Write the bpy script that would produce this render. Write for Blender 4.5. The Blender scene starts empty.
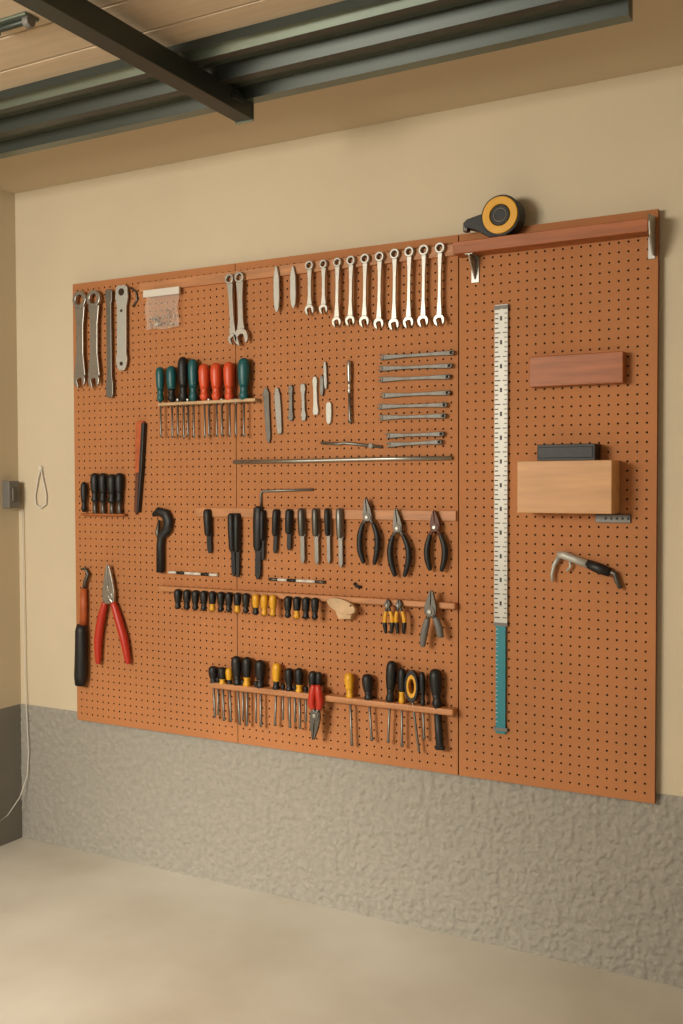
import bpy, bmesh, math, random
import numpy as np
from mathutils import Vector, Matrix, noise
random.seed(4)
H=1.3; YBOARD=-0.022
# ---------------- camera resection from wall landmarks ----------------
def cam_basis(yaw,pitch,roll):
    f=np.array([-math.sin(yaw)*math.cos(pitch),math.cos(yaw)*math.cos(pitch),math.sin(pitch)])
    r=np.array([math.cos(yaw),math.sin(yaw),0.0]); u=np.cross(r,f)
    c,s=math.cos(roll),math.sin(roll)
    return r*c+u*s, u*c-r*s, f
def proj(p,P):
    r,u,f=cam_basis(*p[3:6]); d=np.array(P)-p[:3]; z=d@f
    return 341.5+p[6]*1000*(d@r)/z, 512-p[6]*1000*(d@u)/z
def resid(p):
    xL,x1,x2,xR,zb,zc,zp,xr,zr=p[7:16]; o=[]
    yb=YBOARD
    pts=[((xL,yb,zb+H),73,285),((xL,yb,zb),77,720),((x1,yb,zb),238,743),((x2,yb,zb+H),458,235),((x2,yb,zb),459,776),
         ((xR,yb,zb+H),656,208),((xR,yb,zb),657,803),((0,0,zc),15,192),((0,0,0),22,836),((0,0,zp),22,703)]
    for P,a,b in pts:
        q=proj(p,P); o+= [q[0]-a,q[1]-b]
    for z,vt in ((0,990),(zc,68),(zp,798)):
        qa=proj(p,(2.0,0,z)); qb=proj(p,(2.6,0,z)); t=(683-qa[0])/(qb[0]-qa[0]); o.append((qa[1]+t*(qb[1]-qa[1])-vt)*0.6)
    qa=proj(p,(xr,-0.9,zr)); qb=proj(p,(xr,-0.5,zr))
    for uu,vv in ((36,5),(240,119)):
        t=(uu-qa[0])/(qb[0]-qa[0]); o.append((qa[1]+t*(qb[1]-qa[1])-vv)*0.7)
    o.append((zr-(zc-0.1))*100)
    return np.array(o)
p=np.array([2.448,-2.325,1.06,0.514,-0.0172,0.004,1.044,0.2,0.79,1.43,1.9,0.33,2.0,0.4,1.15,1.9])
lam=1e-3
for it in range(60):
    r0=resid(p); J=np.zeros((len(r0),len(p)))
    for i in range(len(p)):
        q=p.copy(); q[i]+=1e-6; J[:,i]=(resid(q)-r0)/1e-6
    A=J.T@J; dp=np.linalg.solve(A+lam*np.diag(np.diag(A)),-J.T@r0); q=p+dp
    if (resid(q)**2).sum()<(r0**2).sum(): p=q; lam*=0.5
    else: lam*=4
CP=p; xL,x1,x2,xR,zb,zc,zp,xr,zr=[float(v) for v in p[7:16]]
RB=cam_basis(*CP[3:6]); C=CP[:3]; FPX=CP[6]*1000
def ray(u,v): return RB[2]+RB[0]*(u-341.5)/FPX-RB[1]*(v-512)/FPX
def W(u,v,y=YBOARD):
    d=ray(u,v); t=(y-C[1])/d[1]; q=C+d*t; return Vector((float(q[0]),float(y),float(q[2])))
def G(u,v,z):
    d=ray(u,v); t=(z-C[2])/d[2]; q=C+d*t; return Vector((float(q[0]),float(q[1]),float(z)))
def LW(u,v,x=0.0):
    d=ray(u,v); t=(x-C[0])/d[0]; q=C+d*t; return Vector((float(x),float(q[1]),float(q[2])))
def hm(u,v=500): return W(u+.5,v).x-W(u-.5,v).x
# ---------------- materials ----------------
def lin(c):
    c=[x/255 for x in c]; return tuple((x/12.92 if x<=.04045 else ((x+.055)/1.055)**2.4) for x in c)+(1,)
def mat(name,col,rough=.5,metal=0,var=0.0,vscale=20,bump=0,bscale=100,stretch=(1,1,1),col2=None,bdist=0.002,detail=4):
    m=bpy.data.materials.new(name); m.use_nodes=True; nt=m.node_tree; b=nt.nodes['Principled BSDF']
    b.inputs['Base Color'].default_value=lin(col); b.inputs['Roughness'].default_value=rough; b.inputs['Metallic'].default_value=metal
    tc=nt.nodes.new('ShaderNodeTexCoord'); mp=nt.nodes.new('ShaderNodeMapping'); mp.inputs['Scale'].default_value=stretch
    nt.links.new(tc.outputs['Object'],mp.inputs['Vector'])
    if var or col2:
        n=nt.nodes.new('ShaderNodeTexNoise'); n.inputs['Scale'].default_value=vscale; n.inputs['Detail'].default_value=detail
        nt.links.new(mp.outputs[0],n.inputs['Vector'])
        cr=nt.nodes.new('ShaderNodeValToRGB'); a=lin(col); c2=lin(col2) if col2 else tuple(x*(1-var) for x in a[:3])+(1,)
        cr.color_ramp.elements[0].position=.35; cr.color_ramp.elements[1].position=.68
        cr.color_ramp.elements[0].color=c2; cr.color_ramp.elements[1].color=a
        nt.links.new(n.outputs['Fac'],cr.inputs['Fac']); nt.links.new(cr.outputs[0],b.inputs['Base Color'])
    if bump:
        n2=nt.nodes.new('ShaderNodeTexNoise'); n2.inputs['Scale'].default_value=bscale; n2.inputs['Detail'].default_value=4
        nt.links.new(mp.outputs[0],n2.inputs['Vector'])
        bp=nt.nodes.new('ShaderNodeBump'); bp.inputs['Strength'].default_value=bump; bp.inputs['Distance'].default_value=bdist
        nt.links.new(n2.outputs['Fac'],bp.inputs['Height']); nt.links.new(bp.outputs[0],b.inputs['Normal'])
    return m
M={}
M['cream']=mat('cream_plaster',(210,195,168),.85,var=.06,vscale=3,bump=.25,bscale=60)
M['ceil']=mat('ceiling_paint',(204,186,158),.9,var=.05,vscale=2)
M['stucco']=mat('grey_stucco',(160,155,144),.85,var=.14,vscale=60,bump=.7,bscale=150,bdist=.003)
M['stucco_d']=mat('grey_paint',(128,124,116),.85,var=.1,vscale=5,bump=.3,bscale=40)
M['floor']=mat('concrete_floor',(222,218,206),.5,col2=(194,186,170),vscale=1.7,bump=.2,bscale=30,detail=9)
M['peg']=mat('pegboard_hardboard',(184,120,72),.8,var=.14,vscale=2.5)
M['pegside']=mat('pegboard_edge',(126,68,38),.7)
M['pegdark']=mat('hole_shade',(56,32,20),.9)  # dark tone that paints the shade inside holes
M['wood']=mat('rack_wood',(196,134,86),.5,var=.3,vscale=8,stretch=(1,6,9))
M['woodr']=mat('red_wood',(174,100,52),.5,var=.3,vscale=7,stretch=(1,6,12))
M['woodl']=mat('light_wood',(210,158,106),.5,var=.2,vscale=5,stretch=(1,5,9))
M['woodp']=mat('pale_wood',(208,174,134),.6,var=.25,vscale=20)
M['doorw']=mat('door_panel_wood',(208,188,160),.6,var=.12,vscale=6,stretch=(1,10,1))
M['steel']=mat('chrome_steel',(178,175,168),.36,.9,var=.12,vscale=30)
M['shaft']=mat('shaft_steel',(134,131,125),.42,.85,var=.1,vscale=30)
M['brushed']=mat('brushed_steel',(122,119,113),.55,.75,var=.25,vscale=60)
M['steeld']=mat('tool_steel_dark',(108,104,98),.45,.85,var=.2,vscale=30)
M['alu']=mat('aluminium',(182,180,172),.5,.4)
M['green']=mat('painted_steel_highlit',(112,122,110),.3,.5,var=.2,vscale=5)  # lightened copy of the dark door steel, highlights put into the colour
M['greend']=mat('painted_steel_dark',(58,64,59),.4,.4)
M['black']=mat('black_rubber',(24,23,23),.5,bump=.2,bscale=200)
M['grey']=mat('grey_plastic',(110,107,102),.5)
M['teal']=mat('teal_plastic',(22,88,92),.4)
M['red']=mat('red_plastic',(186,48,30),.4)
M['orange']=mat('orange_plastic',(212,80,42),.4)
M['rust']=mat('rust_orange',(188,92,44),.5,var=.3,vscale=30)
M['yellow']=mat('yellow_plastic',(222,162,36),.4)
M['white']=mat('white_plastic',(216,210,198),.5)
M['tealr']=mat('teal_anodised',(44,122,132),.4,.2)
M['brown']=mat('brown_leather',(96,52,30),.5)
g=bpy.data.materials.new('clear_plastic'); g.use_nodes=True; gb=g.node_tree.nodes['Principled BSDF']
gb.inputs['Base Color'].default_value=lin((235,230,220)); gb.inputs['Roughness'].default_value=.15; gb.inputs['Alpha'].default_value=.15
M['clear']=g
# ---------------- mesh builder ----------------
class B:
    def __init__(s): s.v=[]; s.f=[]; s.m=[]; s.sm=[]; s.mats=[]
    def mi(s,k):
        if k not in s.mats: s.mats.append(k)
        return s.mats.index(k)
    def add(s,vs,fs,k,smooth=False):
        o=len(s.v); s.v+= [tuple(x) for x in vs]; i=s.mi(k)
        for f in fs: s.f.append([a+o for a in f]); s.m.append(i); s.sm.append(smooth)
    def box(s,a,b,k):
        x0,x1=sorted((a[0],b[0]));y0,y1=sorted((a[1],b[1]));z0,z1=sorted((a[2],b[2]))
        v=[(x,y,z) for x in(x0,x1) for y in(y0,y1) for z in(z0,z1)]
        s.add(v,[(0,1,3,2),(4,6,7,5),(0,4,5,1),(2,3,7,6),(0,2,6,4),(1,5,7,3)],k)
    def tube(s,pts,rad,k,n=12,flute=0,smooth=True):
        pts=[Vector(q) for q in pts]; vs=[]; N=len(pts)
        if not isinstance(rad,(list,tuple)): rad=[rad]*N
        for i,q in enumerate(pts):
            t=(pts[min(i+1,N-1)]-pts[max(i-1,0)]); t.normalize()
            ref=Vector((0,1,0)) if abs(t.y)<.9 else Vector((0,0,1))
            yv=(ref-t*t.dot(ref)).normalized(); sd=t.cross(yv)
            r=rad[i]; rs,ry=(r if isinstance(r,tuple) else (r,r))
            for j in range(n):
                a=2*math.pi*j/n; fl=1-(flute if j%2 else 0)
                vs.append(q+sd*(math.cos(a)*rs*fl)+yv*(math.sin(a)*ry*fl))
        fs=[]
        for i in range(N-1):
            for j in range(n):
                fs.append((i*n+j,i*n+(j+1)%n,(i+1)*n+(j+1)%n,(i+1)*n+j))
        s.add(vs,fs,k,smooth)
        o=len(s.v)-len(vs)
        i=s.mi(k)
        for base in (0,(N-1)*n):
            s.f.append([o+base+j for j in range(n)]); s.m.append(i); s.sm.append(False)
    def prism(s,ol,y0,y1,k):
        n=len(ol); v=[(q[0],y0,q[1]) for q in ol]+[(q[0],y1,q[1]) for q in ol]
        s.add(v,[tuple(range(n)),tuple(range(n,2*n))]+[(i,(i+1)%n,n+(i+1)%n,n+i) for i in range(n)],k)
    def ring(s,c,R,r,y0,y1,k,n=24,sz=1.0):
        v=[]
        for y in(y0,y1):
            for q in(R,r):
                for j in range(n):
                    a=2*math.pi*j/n; v.append((c[0]+q*math.cos(a),y,c[1]+q*sz*math.sin(a)))
        fs=[]
        for j in range(n):
            l=(j+1)%n
            fs+=[(j,l,n+l,n+j),(2*n+j,2*n+l,3*n+l,3*n+j),(j,l,2*n+l,2*n+j),(n+j,n+l,3*n+l,3*n+j)]
        s.add(v,fs,k)
    def disc(s,c,R,y0,y1,k,n=24,sz=1.0):
        s.prism([(c[0]+R*math.cos(2*math.pi*j/n),c[1]+R*sz*math.sin(2*math.pi*j/n)) for j in range(n)],y0,y1,k)
    def done(s,name,bevel=0):
        me=bpy.data.meshes.new(name); v=np.array(s.v); c=(v.min(0)+v.max(0))/2
        me.from_pydata([tuple(q) for q in (v-c)],[],s.f)
        for k in s.mats: me.materials.append(M[k])
        for i,pl in enumerate(me.polygons): pl.material_index=s.m[i]; pl.use_smooth=s.sm[i]
        bm=bmesh.new(); bm.from_mesh(me); bmesh.ops.recalc_face_normals(bm,faces=bm.faces); bm.to_mesh(me); bm.free()
        o=bpy.data.objects.new(name,me); bpy.context.collection.objects.link(o); o.location=c
        if bevel:
            md=o.modifiers.new('bevel','BEVEL'); md.width=bevel; md.segments=2; md.limit_method='ANGLE'; md.angle_limit=math.radians(40)
        return o
class FR:
    def __init__(s,u0,v0,u1,v1):
        s.a=W(u0,v0); s.b=W(u1,v1); d=s.b-s.a; s.L=d.length; s.d=d.normalized(); s.p=Vector((-s.d.z,0,s.d.x))
        s.p= s.p if s.p.x>=0 or abs(s.p.x)<1e-3 else -s.p
    def p2(s,q,t): w=s.a+s.d*q+s.p*t; return (w.x,w.z)
    def p3(s,q,t,y): w=s.a+s.d*q+s.p*t; return Vector((w.x,y,w.z))
YB=YBOARD
# ---------------- room ----------------
b=B(); RX=4.2; RY=-5.0
b.add([(-.1,0,zp),(RX,0,zp),(RX,0,zc+.1),(-.1,0,zc+.1)],[(0,1,2,3)],'cream')
# rough trowelled stucco dado, real relief
nx=1000; nz=150; X1=3.0; vs=[]; fs=[]
for j in range(nz+1):
    z=-.02+(zp+.02)*j/nz
    for i in range(nx+1):
        x=X1*i/nx
        h=.5*noise.noise(Vector((x*26,z*30,1.3)))+.8*noise.noise(Vector((x*66,z*60,5.1)))+.55*noise.noise(Vector((x*125,z*120,9.1)))
        h=max(-.3,min(.6,h)); e=(1 if j<nz else .0)*(.7+.3*min(1,max(0,(x-.3)/1.2)))
        vs.append((x,-.001-.0055*(h+.3)*e,z))
for j in range(nz):
    for i in range(nx):
        a=j*(nx+1)+i; fs.append((a,a+1,a+nx+2,a+nx+1))
b.add(vs,fs,'stucco',True)
b.add([(X1,0,-.05),(RX,0,-.05),(RX,0,zp),(X1,0,zp)],[(0,1,2,3)],'stucco')
b.add([(-.1,.1,-.05),(RX,.1,-.05),(RX,.1,zc+.1),(-.1,.1,zc+.1)],[(0,1,2,3)],'cream'); b.done('wall_back')
b=B()
b.add([(0,0,zp),(0,RY,zp),(0,RY,zc+.1),(0,0,zc+.1)],[(0,1,2,3)],'cream')
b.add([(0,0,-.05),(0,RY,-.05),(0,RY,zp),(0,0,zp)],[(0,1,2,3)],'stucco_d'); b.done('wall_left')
b=B()
b.add([(RX,0,zp),(RX,RY,zp),(RX,RY,zc+.1),(RX,0,zc+.1)],[(0,1,2,3)],'cream')
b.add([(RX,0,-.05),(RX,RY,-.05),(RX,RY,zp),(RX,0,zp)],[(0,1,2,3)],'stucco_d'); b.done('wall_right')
b=B(); b.box((-.1,.1,-.1),(RX,RY-2,0),'floor'); b.done('floor')
b=B(); b.box((-.1,.1,zc),(RX,RY,zc+.1),'ceil'); b.done('ceiling')
# ---------------- pegboard with real holes ----------------
def pegpanel(b,xa,xb,za,zt,y0,yb,pitch):
    nx=int((xb-xa-.006)//pitch); nz=int((zt-za-.006)//pitch)
    mx=(xb-xa-nx*pitch)/2; mz=(zt-za-nz*pitch)/2
    xs=xa+mx; zs=za+mz; r=.0026; vs=[];fs=[]; vd=[];fd=[]
    for i in range(nx):
        for j in range(nz):
            X=xs+i*pitch; Z=zs+j*pitch; cx=X+pitch/2; cz=Z+pitch/2; o=len(vs); h=pitch/2
            sq=[(1,0),(1,1),(0,1),(-1,1),(-1,0),(-1,-1),(0,-1),(1,-1)]
            vs+=[(cx+q[0]*h,y0,cz+q[1]*h) for q in sq]
            vs+=[(cx+r*math.cos(math.pi/4*k),y0,cz+r*math.sin(math.pi/4*k)) for k in range(8)]
            fs+=[(o+k,o+(k+1)%8,o+8+(k+1)%8,o+8+k) for k in range(8)]
            o2=len(vd)
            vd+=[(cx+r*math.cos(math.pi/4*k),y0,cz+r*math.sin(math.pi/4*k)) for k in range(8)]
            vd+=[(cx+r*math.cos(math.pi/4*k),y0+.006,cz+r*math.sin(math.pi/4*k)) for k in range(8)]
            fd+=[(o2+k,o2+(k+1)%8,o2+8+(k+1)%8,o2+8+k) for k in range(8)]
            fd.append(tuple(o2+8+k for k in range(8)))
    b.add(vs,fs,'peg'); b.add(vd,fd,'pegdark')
    xe=xs+nx*pitch; ze=zs+nz*pitch
    for (p0,p1,q0,q1) in ((xa,xb,za,zs),(xa,xb,ze,zt),(xa,xs,zs,ze),(xe,xb,zs,ze)):
        b.add([(p0,y0,q0),(p1,y0,q0),(p1,y0,q1),(p0,y0,q1)],[(0,1,2,3)],'peg')
    for a,c in (((xa,za),(xb,za)),((xb,za),(xb,zt)),((xb,zt),(xa,zt)),((xa,zt),(xa,za))):
        b.add([(a[0],y0,a[1]),(c[0],y0,c[1]),(c[0],yb,c[1]),(a[0],yb,a[1])],[(0,1,2,3)],'pegside')
    b.add([(xa,yb,za),(xb,yb,za),(xb,yb,zt),(xa,yb,zt)],[(0,1,2,3)],'pegside')
    for q in (.2,.55,.9):  # mounting battens
        z=za+(zt-za)*q; b.box((xa+.03,yb,z-.012),(xb-.03,-.0002,z+.012),'pegside')
b=B(); PT=H/62
for q0,q1 in ((xL,x1-.001),(x1+.001,x2-.0015),(x2+.0015,xR)): pegpanel(b,q0,q1,zb,zb+H,YB,-.0075,PT)
me_o=b.done('pegboard')
# ---------------- racks ----------------
def rack(u0,v0,u1,v1,th,name='wooden_tool_rack',k='wood',depth=.028,rnd=True):
    A=W(u0,v0,YB-depth);Bq=W(u1,v1,YB-depth); h=th/2*1.3/570
    z=(A.z+Bq.z)/2; b=B()
    b.box((A.x,YB,z-h),(Bq.x,YB-depth,z+h),k); return b.done(name,.004 if rnd else .0015)
rack(139,288,456,249,12,'wooden_tool_rail',depth=.0095,rnd=False)
rack(195,514,456,514,11,'wooden_tool_rail',depth=.006,rnd=False)
rack(158,589,455,606,7,depth=.022)
rack(207,686,453,712,7,depth=.032)
rack(157,403,255,401,4,k='woodp',depth=.030)
rack(80,514.5,124,515,3,k='woodr',depth=.02)
# ---------------- tools ----------------
def wrench(u0,v0,u1,v1,rw,jw,sw,k='steel',y=None,name='combination_wrench',ang=15,ringtop=True):
    f=FR(u0,v0,u1,v1); y=YB-.012 if y is None else y; s=hm(u0)
    R=rw/2*s; Rj=jw/2*s; ws=sw/2*s; L=f.L; b=B()
    if abs(f.d.x)>.7: s=1.3/540; R=rw/2*s;Rj=jw/2*s;ws=sw/2*s
    c=f.p2(R,0); b.ring(c,R,R*.56,y,y-.010,k)
    ya,yb=y-.002,y-.0075
    b.prism([f.p2(R*1.8,-ws*1.15),f.p2(L*.35,-ws*.8),f.p2(L*.65,-ws*.8),f.p2(L-Rj*1.6,-ws*1.3),f.p2(L-Rj*1.6,ws*1.3),f.p2(L*.65,ws*.8),f.p2(L*.35,ws*.8),f.p2(R*1.8,ws*1.15)],ya,yb,k)
    a0=math.radians(ang); w=Rj*.42; de=math.asin(.42); ol=[]
    for j in range(17):
        a=de+(2*math.pi-2*de)*j/16; ol.append((math.cos(a)*Rj*(1.12 if abs(a-math.pi)>2 else 1),math.sin(a)*Rj*(1 if abs(a-math.pi)<2 else 1)))
    ol+=[(-.15*Rj,-w),(-.32*Rj,0),(-.15*Rj,w)]
    ol=[f.p2(L-Rj+q[0]*math.cos(a0)-q[1]*math.sin(a0),q[0]*math.sin(a0)+q[1]*math.cos(a0)) for q in ol]
    b.prism(ol,y,y-.009,k); b.box((c[0]-.002,y,c[1]+R*.56-.003),(c[0]+.002,y-.012,c[1]+R*.56),'steeld') if abs(f.d.x)<.7 else b.box((c[0]-.002,YB,c[1]-.002),(c[0]+.002,y-.004,c[1]+.002),'steeld')
    return b.done(name,.0012)
wrench(84,292,84,388,13,11,8.5); wrench(98,291,98,388,13,11,9)
for (u,vt,vb,rw) in ((313,262,316,8),(327,261,315,7.5),(341,259,328,8),(354.5,257,327,8.5),(368.5,255,328,9),(383,253,330,9),(398,250,331,9.5),(412.5,248,329,9.5),(427,246,328,10),(443,244,327,10)):
    wrench(u,vt,u+(-1 if u>330 else 0),vb,rw,rw+1.2,4.3)
wrench(233,275,237,345,8.5,9,5); wrench(243,273,245,346,9,14,6)
for (a,va,c,vc) in ((381,358,456,353),(380,369,454,366),(380,380,452,377),(382,396,452,393),(379,407,449,405),(380,418,448,416),(387,436,446,434),(388,445,444,442)):
    wrench(c,vc,a,va,5.2,5.8,4.2,k='brushed',ang=10,y=YB-.004)
def bar(pts,r,k,name,y=None,n=10,extra=None):
    b=B(); y=YB-r if y is None else y
    b.tube([Vector((W(*q).x,y,W(*q).z)) for q in pts],r,k,n)
    if extra: extra(b)
    return b.done(name)
def flat(u0,v0,u1,v1,prof,k,name,th=.006,y=YB,holes=(),unit=None):
    f=FR(u0,v0,u1,v1); s=unit or hm(u0); b=B()
    ol=[f.p2(q*f.L,w*s) for q,w in prof]+[f.p2(q*f.L,-w*s) for q,w in reversed(prof)]
    b.prism(ol,y,y-th,k)
    for q,w,r,kk in holes: b.disc(f.p2(q*f.L,w*s),r*s,y-th+.001,y-th-.0012,kk)
    return b,f
b,f=flat(112,290,113,398,[(0,2),(.02,3.4),(.1,3.2),(.13,2.4),(.8,2.4),(.86,3.4),(.97,3.4),(1,2.4)],'shaft','bar',y=YB-.01); b.done('slotted_steel_bar',.0012)
b,f=flat(125,286,125,371,[(0,3.5),(.03,5.6),(.14,6.2),(.2,5.4),(.25,4.6),(.8,4.6),(.86,5.5),(.95,4.5),(1,2.5)],'alu','w',y=YB-.01,holes=((.08,0,2.8,'pegdark'),(.92,0,1.6,'pegdark'),(.3,0,1.2,'pegdark'))); b.done('flat_ring_spanner',.0015)
b=B(); q=[W(132,288),W(137,292),W(138,300),W(134,307)]
b.tube([Vector((w.x,YB-.004,w.z)) for w in q],.003,'steeld'); b.done('curved_tube')  # thin dark tube curving down beside the ring spanner
# zip bag : thin pillow with seal strip and screws inside
b=B(); a=W(145,294,YB-.02); c=W(178,327,YB-.02)
N=10; vs=[];fs=[]
for sd in (0,1):
    for j in range(N+1):
        for i in range(N+1):
            s_=i/N; t_=j/N; pu=math.sin(math.pi*s_)**.6*math.sin(math.pi*min(1,t_*1.15))**.6 if 0<s_<1 and 0<t_<.87 else 0
            vs.append((a.x+(c.x-a.x)*s_+.002*math.sin(9*t_),YB-.018+(1 if sd==0 else -1)*(.0006+.007*pu)+.0015*math.sin(13*s_+9*t_),c.z+(a.z-c.z)*t_+.002*math.sin(8*s_)))
    o_=sd*(N+1)**2
    for j in range(N):
        for i in range(N): q=o_+j*(N+1)+i; fs.append((q,q+1,q+N+2,q+N+1))
b.add(vs,fs,'clear',True)
a2=W(143,291,YB-.02); c2=W(179,293,YB-.02); b.box((a2.x,YB-.0125,c2.z-.001),(c2.x,YB-.020,a2.z+.001),'white')
for i in range(30):
    x=random.uniform(a.x+.015,c.x-.015); z=random.uniform(c.z+.008,c.z+.05); an=random.random()*3
    b.tube([(x-.006*math.cos(an),YB-.019,z-.006*math.sin(an)),(x+.006*math.cos(an),YB-.017,z+.006*math.sin(an))],.0015,random.choice(['alu','white','shaft','steeld']),6)
b.done('clear_zip_bag')
for u,vt,vb in ((279.5,267,313),(296,267,309)):
    b,f=flat(u,vt,u+.5,vb,[(0,.6),(.12,1.8),(.25,2.7),(.7,2.9),(.9,2.2),(1,.8)],'alu','x',th=.006,y=YB-.012); b.done('steel_scriber',.0015)
# screwdriver
def driver(u,vt,vm,vb,k,k2=None,w=9,shaft='shaft',y=None,ub=None,name='screwdriver',sr=.0026,band=None):
    ub=u if ub is None else ub; um=u+(ub-u)*(vm-vt)/(vb-vt+1e-6); r=w*.44*hm(u); y=YB-max(r,.012)-.003 if y is None else y
    def P(uu,vv): q=W(uu,vv,y); return q
    A=P(u,vt); m=P(um,vm); e=P(ub,vb); b=B(); d=m-A
    k2=k2 or k
    pf=[(0,.3),(.025,.62),(.08,.88),(.2,1),(.42,.96),(.6,.80),(.72,.62),(.8,.66),(.86,.84),(.93,.74),(1,.4)]
    sp=.30 if band else .64
    top=[q for q in pf if q[0]<=sp]+[(sp,.93 if band else .75)]; bot=[(sp,.93 if band else .75)]+[q for q in pf if q[0]>sp]
    b.tube([A+d*q for q,_ in top],[r*w_ for _,w_ in top],k2 if band else k,16,.12)
    b.tube([A+d*q for q,_ in bot],[r*w_ for _,w_ in bot],k if band else k2,16,.12)
    if vb>vm+2:
        dd=e-m
        b.tube([m-d*.1,m+dd*.88,m+dd*.93,e],[sr,sr,(sr*1.5,sr*.7),(sr*1.2,sr*.25)],shaft,8)
    return b.done(name)
for u,vt,vm,vb,k,k2,w in ((160,367,402,437,'teal','teal',8),(171.5,366,402,438,'teal','black',9.5),(183,357,402,439,'black','black',10),(193,359,402,438,'teal','teal',9.5),(204,364,401,438,'orange','orange',10.5),(216,363,401,437,'orange','orange',11),(229,362,401,437,'orange','orange',11),(244,358,401,437,'teal','teal',12)):
    driver(u,vt,vm,vb,k,k2,w,y=YB-.022,ub=u+(1 if u<240 else 0))
for u in (178,188,209,222,236): driver(u,398,404,436,'steel','steel',4,y=YB-.022,name='needle_file')
for u,vt,ub,vb,pr,k in ((267,388,270,443,[(0,1.2),(.1,3),(.3,2.6),(.6,2.4),(.9,2.2),(1,.8)],'steeld'),(278,388,281,434,[(0,1.4),(.15,2.8),(.5,3),(.9,2.4),(1,2)],'shaft'),
    (292,385,292,421,[(0,1),(.1,2.2),(.3,1.6),(.7,1.8),(.9,2.6),(1,1.4)],'steeld'),(304,384,305,421,[(0,2),(.15,2.6),(.3,1.6),(.7,1.6),(.85,2.6),(1,1.6)],'shaft'),
    (316,377,317,415,[(0,1.5),(.1,2.4),(.3,1.8),(.7,2),(.9,2.8),(1,2)],'alu'),(326,362,327,389,[(0,1),(.2,1.6),(.8,1.6),(1,1)],'shaft'),(330,402,330,424,[(0,1),(.1,2.6),(.5,2.8),(.9,2.2),(1,1)],'alu'),
    (323,376,323,396,[(0,1),(.2,1.8),(.8,1.8),(1,.8)],'steeld')):
    b,f=flat(u,vt,ub,vb,pr,k,'s',th=.008); b.done('small_flat_spanner',.001)
driver(349,360,395,423,'steel','steel',5,y=YB-.01,sr=.004,name='centre_punch',ub=350)
bar([(235,462),(300,461),(380,459),(453,458)],.0055,'steel','long_steel_rod')
bar([(322,443),(340,444),(345,443),(383,447)],.004,'shaft','bent_pry_tool',extra=lambda b:b.disc((W(372,446).x,W(372,446).z),.006,YB,YB-.009,'brushed'))
bar([(262,506),(261.5,494),(263,491),(270,491),(314,489.5)],.0034,'shaft','hex_key')
b,f=flat(143,421,139,515,[(0,2.6),(.03,4),(.3,3.8),(.55,3)],'rust','k',th=.014); 
s=hm(141); b.prism([f.p2(.3*f.L,-3.2*s),f.p2(.3*f.L,1*s),f.p2(.95*f.L,1*s),f.p2(f.L,-1*s),f.p2(.95*f.L,-3*s)],YB,YB-.011,'brown')
b.prism([f.p2(.02*f.L,1.8*s),f.p2(.02*f.L,4.6*s),f.p2(.5*f.L,4.2*s),f.p2(.97*f.L,2.5*s),f.p2(.97*f.L,.8*s)],YB,YB-.016,'black'); b.done('chisel_knife',.002)
for u,vt,w in ((84,482,6),(95,473,8),(103,473,8),(112,474,9),(119.5,473,8)):
    driver(u,vt,vt+30,514,'black','black',w,y=YB-.014,sr=.007,shaft='steeld',name='nail_punch')
b=B(); q=[W(156,515),W(161,511),W(168,514),W(171,521),W(170,529),W(164,536),W(163,545),W(163,572)]
b.tube([Vector((w.x,YB-.012,w.z)) for w in q],[(.006,.006),(.012,.009),(.016,.01),(.016,.011),(.015,.011),(.012,.01),(.012,.01),(.012,.01)],'black',12)
b.tube([Vector((w.x,YB-.012,w.z)) for w in (W(162,520),W(160,533),W(163,540))],[.004,.007,.006],'steeld'); b.done('adjustable_hook_wrench')
def blade(u,vt,ub,vb,k,w,split=.45,k2='steeld',name='wood_chisel'):
    b,f=flat(u,vt,ub,vb,[(0,w*.35),(.04,w*.5),(split,w*.5),(split+.02,w*.34),(.93,w*.34),(1,w*.15)],k2,'c',th=.006,y=YB-.0065)
    s=hm(u); r=w/2*s
    b.tube([f.p3(q*f.L,0,YB-.0155) for q in (0,.04,.2,split-.05,split)],[(r*.5,.004),(r*1.0,.008),(r*1.1,.0088),(r*.95,.008),(r*.6,.006)],k,12)
    b.done(name,.0008)
for a in ((210,509,212,553,'black',6),(234,513,236,576,'black',5.5),(240,513,240,577,'black',5),(261,506,260,579,'black',8),(266,510,265,560,'black',4),(279,509,277,553,'black',5.5),(292,509,291,550,'black',6)): blade(*a,split=.6,k2='black')
for a in ((304,508,305,563,'steeld',6),(318,508,319,564,'steeld',6),(330,508,331,563,'black',5),(342,508,343,567,'shaft',6)): blade(*a,split=.5,k2='shaft',name='steel_file')
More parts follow.
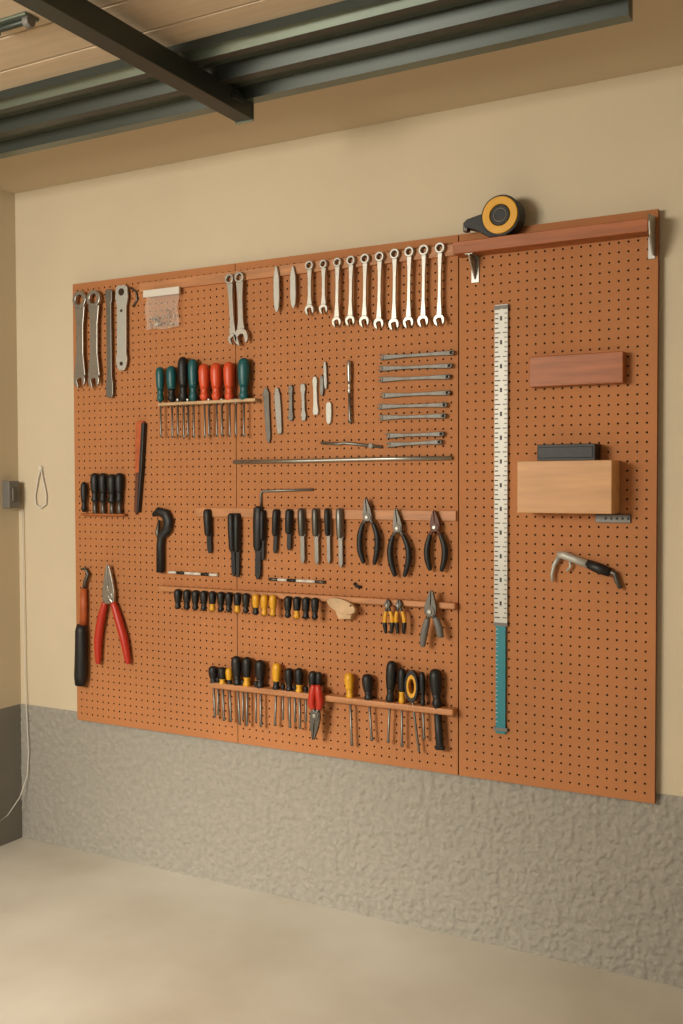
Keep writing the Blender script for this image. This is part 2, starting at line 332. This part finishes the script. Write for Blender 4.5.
# pliers
def pliers(pv,tip,hl,hr,k,r=.007,jw=5,jk='steeld',name='pliers',y=None,k2=None,gap=.6):
    y=YB-.016 if y is None else y; b=B(); s=hm(pv[0]); f=FR(pv[0],pv[1],tip[0],tip[1])
    for sg in (-1,1):
        b.prism([f.p2(-.15*f.L,0),f.p2(-.15*f.L,sg*jw*.9*s),f.p2(.15*f.L,sg*jw*s),f.p2(.5*f.L,sg*jw*.75*s),f.p2(.97*f.L,sg*jw*.25*s),f.p2(f.L,sg*.25*s),f.p2(.35*f.L,sg*gap*s*.5),f.p2(.3*f.L,0)],y+.003,y-.005,jk)
    b.disc((f.a.x,f.a.z),jw*.8*s,y+.006,y-.007,jk,16); b.disc((f.a.x,f.a.z),jw*.35*s,y-.006,y-.010,'steel',12)
    for h in (hl,hr):
        q=[W(*w) for w in [pv]+list(h)]; q=[Vector((w.x,y,w.z)) for w in q]
        b.tube([q[0],q[1]],[r*.8,r*.75],jk,10)
        n=len(q)-1; rr=[r*(.8 if i==0 else (1.12 if i<n-1 else .75)) for i in range(n)]
        P=[];RR=[]
        for i in range(n-1):
            p0=q[max(1,i)];p1=q[i+1];p2=q[i+2];p3=q[min(n,i+3)]
            for t in (0,.25,.5,.75):
                P.append(.5*((2*p1)+(p2-p0)*t+(2*p0-5*p1+4*p2-p3)*t*t+(3*p1-p0-3*p2+p3)*t**3)); RR.append(rr[i]*(1-t)+rr[i+1]*t)
        P.append(q[n]);RR.append(rr[n-1]*.8)
        half=len(P)//2
        if k2: b.tube(P[:half+1],RR[:half+1],k2,12); b.tube(P[half:],RR[half:],k,12)
        else: b.tube(P,RR,k,12)
    return b.done(name,.0008)
pliers((371,517),(369,498),[(366,523),(363,535),(363,550),(367,563)],[(376,523),(380,535),(380,550),(377,564)],'black',jw=4.5)
pliers((401,528),(399,508),[(396,535),(393,548),(394,562),(398,576)],[(406,535),(411,548),(411,562),(407,576)],'black',jw=4.5,k2=None)
pliers((438,527),(437,510),[(433,534),(430,546),(430,558),(433,570)],[(443,534),(447,546),(447,558),(444,571)],'black',jw=5,jk='brown')
pliers((113,597),(112,564),[(109,602),(105,618),(102,640),(102,663)],[(117,602),(122,618),(128,640),(132,663)],'red',r=.011,jw=6,jk='steel')
pliers((393,604),(393,598),[(391,610),(390,617),(390,625),(391,632)],[(395,610),(397,617),(397,625),(396,632)],'black',r=.005,jw=3,k2='yellow',y=YB-.028,name='mini_pliers')
pliers((404,604),(404,598),[(402,610),(401,617),(402,625),(403,632)],[(407,610),(409,617),(409,625),(408,632)],'black',r=.005,jw=3,k2='yellow',y=YB-.028,name='mini_pliers')
pliers((436,610),(437,589),[(433,617),(431,625),(429,635),(428,645)],[(440,616),(443,622),(445,630),(446,636)],'grey',r=.008,jw=6,jk='steeld',name='tin_snips',y=YB-.032)
def dash(u0,v0,u1,v1,ks,name):
    b=B(); A=W(u0,v0);E=W(u1,v1); n=len(ks)
    for i,k in enumerate(ks):
        p0=A.lerp(E,i/n);p1=A.lerp(E,(i+1)/n); p0.y=p1.y=YB-.005; b.tube([p0,p1],.0042,k,8)
    b.done(name)
dash(170,572,219,575,['white','black','white','white','black','white'],'marking_pencil')
dash(270,579,326,582,['steeld','white','black','white','white','steeld'],'marking_pencil')
bar([(355,583),(357,586),(362,587)],.004,'black','small_hook')
RY3=YB-.032
for i,u in enumerate((178,187,195.5,204,212.5,221,229,237.5,246)):
    driver(u,589+.06*(u-178),609+.06*(u-178),610+.06*(u-178),'black','black' if i not in(4,7) else 'yellow',7.5,y=RY3,name='precision_screwdriver')
for i,u in enumerate((256,264.5,273)): driver(u,594+.06*(u-256),615+.06*(u-256),616+.06*(u-256),'yellow','yellow' if i else 'black',7.5,y=RY3,name='precision_screwdriver')
for i,u in enumerate((288,297,306,315)): driver(u,596+.06*(u-288),618+.06*(u-288),619+.06*(u-288),'black','black' if i!=1 else 'yellow',8,y=RY3,name='precision_screwdriver')
# pale wooden palm plane
b=B(); c=W(342,606,YB-.03); n=28; ol=[]
for j in range(n):
    a=2*math.pi*j/n; x=math.cos(a); z=math.sin(a); ol.append((c.x+x*.042*(.95+.05*z)-z*.006,c.z+z*.019-x*.006))
b.prism(ol,YB-.023,YB-.036,'woodp'); b.disc((c.x+.028,c.z+.003),.003,YB-.035,YB-.0375,'brown',10)
cc=W(342,615,YB-.03); b.prism([(cc.x-.025,cc.z+.012),(cc.x+.028,cc.z+.010),(cc.x+.020,cc.z-.010),(cc.x-.014,cc.z-.012)],YB,YB-.024,'woodp'); b.done('wooden_palm_block',.002)
# bottom left hooked tool
b=B(); 
q=[W(84,569),W(88,568),(W(91,574)),W(88,581),W(87,590)]
b.tube([Vector((w.x,YB-.012,w.z)) for w in q],[.003,.005,.006,.006,.006],'steeld')
q=[W(87,588),W(87,605),W(86.5,628)]; b.tube([Vector((w.x,YB-.014,w.z)) for w in q],[(.010,.008),(.012,.01),(.012,.01)],'rust',12)
q=[W(86.5,624),W(86,630),W(86,650),W(85.5,675),W(85,684)]; b.tube([Vector((w.x,YB-.02,w.z)) for w in q],[(.015,.014),(.019,.017),(.020,.017),(.021,.018),(.016,.015)],'black',16,.06)
b.done('pruning_saw')
# row 4
def rv(u): return 686+.1057*(u-207)
for u,vt,vb,k,k2,w,ub in ((213,666,718,'black','black',9,215),(222,667,721,'black','yellow',8.5,224),(229,668,722,'yellow','black',7,231),(236,656,725,'black','black',10,240),(247,657,726,'black','yellow',9.5,247),(260,660,727,'black','black',10.5,261),(277,663,726,'yellow','black',9,275),(289,668,728,'black','black',9,290),(299,668,729,'black','yellow',9,300),(313,671,730,'black','black',9,311),(319,672,728,'black','yellow',7,318),(349,673,746,'yellow','yellow',10,352),(367,674,741,'black','black',12,372),(392,661,743,'black','black',12,388),(402,668,747,'black','yellow',9,402),(422,672,740,'black','black',7,424),(435,669,750,'black','black',14,440)):
    y=YB-.022; s_=rv(u)-2; driver(u,vt,s_,vb,k,k2,w,y=y,ub=ub,sr=.0032 if u<430 else .010,shaft='shaft' if u<430 else 'black')
for u,vb in ((218,715),(243,720),(256,722),(283,720),(295,722),(306,722)): driver(u,rv(u)-10,rv(u)-3,vb,'black','black',5,y=YB-.022,name='needle_file')
b=B(); c=W(412.5,686,YB-.022); b.ring((c.x,c.z),.0135,.008,YB-.015,YB-.030,'yellow',24,2.3); b.ring((c.x,c.z),.018,.013,YB-.016,YB-.031,'black',24,2.2)
e=W(419,752,YB-.022); b.tube([(c.x,YB-.022,c.z-.035),(e.x,YB-.022,e.z)],.0032,'shaft',8); b.done('ring_handle_driver',.001)
pliers((324,712),(322,736),[(322,706),(320,700),(321,690),(322,682)],[(327,706),(328,700),(327,690),(326,682)],'red',r=.009,jw=5,jk='steeld',name='wire_strippers',y=YB-.043)
# ---------------- right panel ----------------
b=B(); zt=W(502,305).z; zm=W(502,624).z; ze=W(502,733).z
x0=W(495.5,480).x; x1_=W(508.5,480).x
b.box((x0,YB,zm),(x1_,YB-.008,zt),'alu'); b.box((x0+.004,YB,ze),(x1_-.004,YB-.008,zm),'tealr')
nt=66; ww=x1_-x0
for i in range(nt):
    z=zt-.01-(zt-zm-.015)*i/nt; l=ww*(.26 if i%5 else .42)
    b.box((x0+.001,YB-.0079,z-.0013),(x0+.001+l,YB-.0085,z+.0013),'black')
    b.box((x1_-.001-l*.8,YB-.0079,z-.0013),(x1_-.001,YB-.0085,z+.0013),'grey')
    if i%5==2:
        b.box((x0+ww*.42,YB-.0079,z-.005),(x0+ww*.58,YB-.0085,z+.005),'black')
for z in (zt-.006,zm,ze+.01): b.box((x0-.001,YB,z-.004),(x1_+.001,YB-.009,z+.004),'grey')
for i in range(22):
    z=zm-.012-(zm-ze-.03)*i/22; b.box((x0+.004,YB-.0079,z-.0006),(x0+.009,YB-.0084,z+.0006),'white')
b.done('metre_ruler',.0006)
a=W(529,357,YB-.03); e=W(623,384,YB-.03); zt=W(575,354,YB-.03).z; ze=W(575,385,YB-.03).z
b=B(); b.box((a.x,YB,ze),(e.x,YB-.03,zt),'woodr'); b.done('wooden_block',.002)
DB=.075
a=W(517,461,YB-DB); e=W(612,461,YB-DB); zt=W(565,460.5,YB-DB).z; ze=W(565,513.5,YB-DB).z
b=B(); b.box((a.x,YB,ze),(e.x,YB-DB,zt),'woodl'); b.done('wooden_storage_box',.002)
a2=W(537,450,YB-.05); e2=W(595,450,YB-.05); z2=W(566,444,YB-.05).z
b=B(); b.box((a2.x,YB,zt),(e2.x,YB-.05,z2),'black'); b.box((a2.x+.004,YB-.049,zt+.006),(e2.x-.004,YB-.0515,z2-.006),'black'); b.done('sanding_block',.003)
a=W(596,514);e=W(631,523); b=B(); b.box((a.x,YB,e.z),(e.x,YB-.006,a.z),'steeld')
for i in range(5): b.disc((a.x+(e.x-a.x)*(.3+.16*i),(a.z+e.z)/2),.003,YB-.005,YB-.0066,'black',10)
b.done('steel_bracket_strip',.001)
b=B(); PP=lambda L,y=YB-.012:[Vector((W(*q).x,y,W(*q).z)) for q in L]
b.tube(PP([(554,581),(553.5,574),(556,564),(561,556)]),[.0032,.004,.005,.006],'alu')
b.tube(PP([(559,554),(566,555),(576,559),(592,565)]),[(.007,.008),(.010,.01),(.009,.008),(.010,.009)],'alu')
b.tube(PP([(588,563),(600,568),(611,572)]),[(.010,.009),(.012,.011),(.010,.01)],'black',14)
b.tube(PP([(609,571),(616,573),(618,580),(622,588)]),[.006,.0065,.006,.005],'steeld')
b.tube(PP([(571,560),(572,566),(568,571)]),.003,'alu'); b.done('ratchet_handle')
SD=.05
e=W(648,226,YB-SD); zt=W(555,229,YB-SD).z; ze=W(555,242,YB-SD).z
b=B(); b.box((W(459,238).x+.004,YB,ze),(e.x,YB-SD,zt),'woodr'); b.done('wooden_shelf',.002)
def bracket(x):
    b=B(); z=ze
    b.box((x-.010,YB,z-.062),(x+.010,YB-.003,z),'steel'); b.box((x-.010,YB,z-.003),(x+.010,YB-SD+.005,z),'steel')
    v=[(x-.002,YB-.003,z-.055),(x-.002,YB-.003,z-.003),(x-.002,YB-.044,z-.003),(x-.002,YB-.036,z-.018)]; v+=[(q[0]+.004,q[1],q[2]) for q in v]
    b.add(v,[(0,1,2,3),(4,5,6,7),(0,1,5,4),(1,2,6,5),(2,3,7,6),(3,0,4,7)],'steel'); b.done('shelf_bracket',.001)
bracket(W(474,262,YB-.01).x)
b=B(); x=e.x+.002
ol=[(YB,zt+.012),(YB-SD-.006,zt+.006),(YB-SD-.010,zt-.01),(YB-SD-.002,ze-.008),(YB-.02,ze-.045),(YB,ze-.045)]
n=len(ol); v=[(x,q[0],q[1]) for q in ol]+[(x+.004,q[0],q[1]) for q in ol]
b.add(v,[tuple(range(n)),tuple(range(n,2*n))]+[(i,(i+1)%n,n+(i+1)%n,n+i) for i in range(n)],'steel')
b.box((x-.012,YB,ze-.05),(x+.004,YB-.003,ze-.002),'steel'); b.done('shelf_bracket',.001)
# tape measure
ty=YB-.028; c=W(503,210,ty); R=.047; b=B(); zc_=zt+R+.001
b.disc((c.x,zc_),R,ty+.022,ty-.018,'black',40); b.ring((c.x,zc_),R*.90,R*.52,ty-.017,ty-.023,'yellow',40)
b.ring((c.x,zc_),R*.50,R*.34,ty-.018,ty-.022,'black',40); b.disc((c.x,zc_),R*.30,ty-.018,ty-.022,'black',24); b.ring((c.x,zc_),R*.36,R*.28,ty-.018,ty-.0225,'grey',24)
xl=W(465,215,ty).x
b.prism([(c.x,zc_+R*.2),(c.x-R*.8,zc_+.012),(xl+.01,zc_+.002),(xl,zc_-.006),(xl+.004,zc_-.016),(xl+.03,zc_-.024),(c.x-R*.6,zt+.002),(c.x,zt+.001)],ty+.02,ty-.015,'black')
b.box((xl-.002,ty+.01,zc_-.024),(xl+.010,ty-.01,zc_-.008),'steeld'); b.done('tape_measure',.003)
# ---------------- wall fixtures ----------------
a=LW(9,481,.03); e=LW(20,508,.03); b=B(); b.box((0,a.y,e.z),(.03,min(e.y,-.02),a.z),'grey'); b.box((.029,a.y+.012,e.z+.02),(.034,min(e.y,-.02)-.012,a.z-.02),'steeld'); b.done('wall_switch_box',.003)
b=B(); q=[W(*w,y=-.006) for w in ((41,468),(38,478),(35,496),(36,505),(41,508),(46,504),(46,494),(43,480),(41,468))]
b.tube(q,.0028,'white',8); b.disc((q[0].x,q[0].z),.006,0,-.01,'white',12); b.done('wire_wall_hook')
b=B(); q=[W(*w,y=-.01) for w in ((22,509),(23,560),(24,620),(25,680),(27,720),(28.5,752),(27.5,775))]+[LW(20,797,.02),LW(8,815,.02),LW(-12,830,.02)]
b.tube(q,.0016,'white',8); b.done('hanging_cable')
# ---------------- overhead door ----------------
zd=zc-.02; zl=zd-.045
y_e=(G(0,160,zl).y+G(600,27,zl).y)/2; y_i=(G(0,97,zd).y+G(300,15,zd).y)/2; xR_=G(632,20,zl).x
b=B(); D0=0.02; dd=y_e-y_i
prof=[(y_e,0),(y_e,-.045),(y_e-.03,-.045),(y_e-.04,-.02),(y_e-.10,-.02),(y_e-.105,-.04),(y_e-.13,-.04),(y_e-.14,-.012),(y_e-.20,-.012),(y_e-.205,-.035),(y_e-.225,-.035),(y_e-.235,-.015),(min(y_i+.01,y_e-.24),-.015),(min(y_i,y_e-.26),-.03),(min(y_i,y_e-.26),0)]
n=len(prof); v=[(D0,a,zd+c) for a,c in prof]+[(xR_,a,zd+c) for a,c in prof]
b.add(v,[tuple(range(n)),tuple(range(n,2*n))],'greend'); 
for i in range(n): b.add([v[i],v[(i+1)%n],v[n+(i+1)%n],v[n+i]],[(0,1,2,3)],'green' if i in (1,3,4,7,8,10,12) else 'greend')  # lighter steel on some ridge faces paints in their highlights
y=y_i
while y>-3.2:
    b.box((D0,y,zd-.012),(xR_-.03,y-.11,zd),'doorw'); y-=.115
b.box((D0,y_i,zd-.004),(xR_-.03,-3.2,zd+.002),'doorw')
# roller hinge on the door panel
h=G(12,30,zd-.03); b.box((h.x-.06,h.y-.016,zd-.018),(h.x+.05,h.y+.02,zd-.012),'green')
b.tube([(h.x-.06,h.y,zd-.022),(h.x+.04,h.y,zd-.022)],.006,'greend',12); b.tube([(h.x+.035,h.y,zd-.024),(h.x+.05,h.y,zd-.024)],.011,'grey',16)
for i in (-.05,.03): b.tube([(h.x+i,h.y+.014,zd-.012),(h.x+i,h.y+.014,zd-.024)],.005,'shaft',8)
b.box((xR_-.03,y_i,zd-.03),(xR_,-3.2,zd),'greend'); b.done('overhead_garage_door',.002)
yr=G(248,120,zr).y
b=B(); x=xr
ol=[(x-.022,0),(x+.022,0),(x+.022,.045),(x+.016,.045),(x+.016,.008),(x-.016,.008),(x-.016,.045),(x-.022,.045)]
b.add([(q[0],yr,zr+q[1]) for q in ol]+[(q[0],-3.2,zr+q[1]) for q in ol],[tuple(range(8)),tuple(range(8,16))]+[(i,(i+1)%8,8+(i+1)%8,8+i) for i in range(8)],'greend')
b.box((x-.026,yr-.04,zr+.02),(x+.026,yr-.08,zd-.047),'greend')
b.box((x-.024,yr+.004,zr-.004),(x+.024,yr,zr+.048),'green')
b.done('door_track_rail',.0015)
# ---------------- camera / lights ----------------
cam=bpy.data.cameras.new('camera'); co=bpy.data.objects.new('camera',cam); bpy.context.collection.objects.link(co)
r_,u_,f_=RB
co.matrix_world=Matrix(((r_[0],u_[0],-f_[0],C[0]),(r_[1],u_[1],-f_[1],C[1]),(r_[2],u_[2],-f_[2],C[2]),(0,0,0,1)))
cam.sensor_fit='VERTICAL'; cam.sensor_height=36; cam.sensor_width=36; cam.lens=FPX/1024*36; cam.clip_start=.05
bpy.context.scene.camera=co
def area(name,loc,tgt,sx,sy,e,col):
    l=bpy.data.lights.new(name,'AREA'); l.shape='RECTANGLE'; l.size=sx; l.size_y=sy; l.energy=e; l.color=col
    o=bpy.data.objects.new(name,l); bpy.context.collection.objects.link(o); o.location=loc
    o.rotation_euler=(Vector(tgt)-Vector(loc)).to_track_quat('-Z','Y').to_euler(); return o
area('garage_opening_daylight',(.45,-2.9,1.5),(.75,-.45,.08),1.0,.6,60,(1,.945,.83))
l=bpy.data.lights.new('low_sun_through_opening','SPOT'); l.energy=440; l.color=(1,.94,.82); l.spot_size=math.radians(24); l.spot_blend=1; l.shadow_soft_size=.3
o=bpy.data.objects.new('low_sun_through_opening',l); bpy.context.collection.objects.link(o); o.location=(.3,-4.4,1.75)
o.rotation_euler=(G(95,985,0)-o.location).to_track_quat('-Z','Y').to_euler()
w=bpy.data.worlds.new('world'); bpy.context.scene.world=w; w.use_nodes=True
w.node_tree.nodes['Background'].inputs[0].default_value=(1,.945,.85,1); w.node_tree.nodes['Background'].inputs[1].default_value=.46
bpy.context.scene.view_settings.view_transform='Standard'
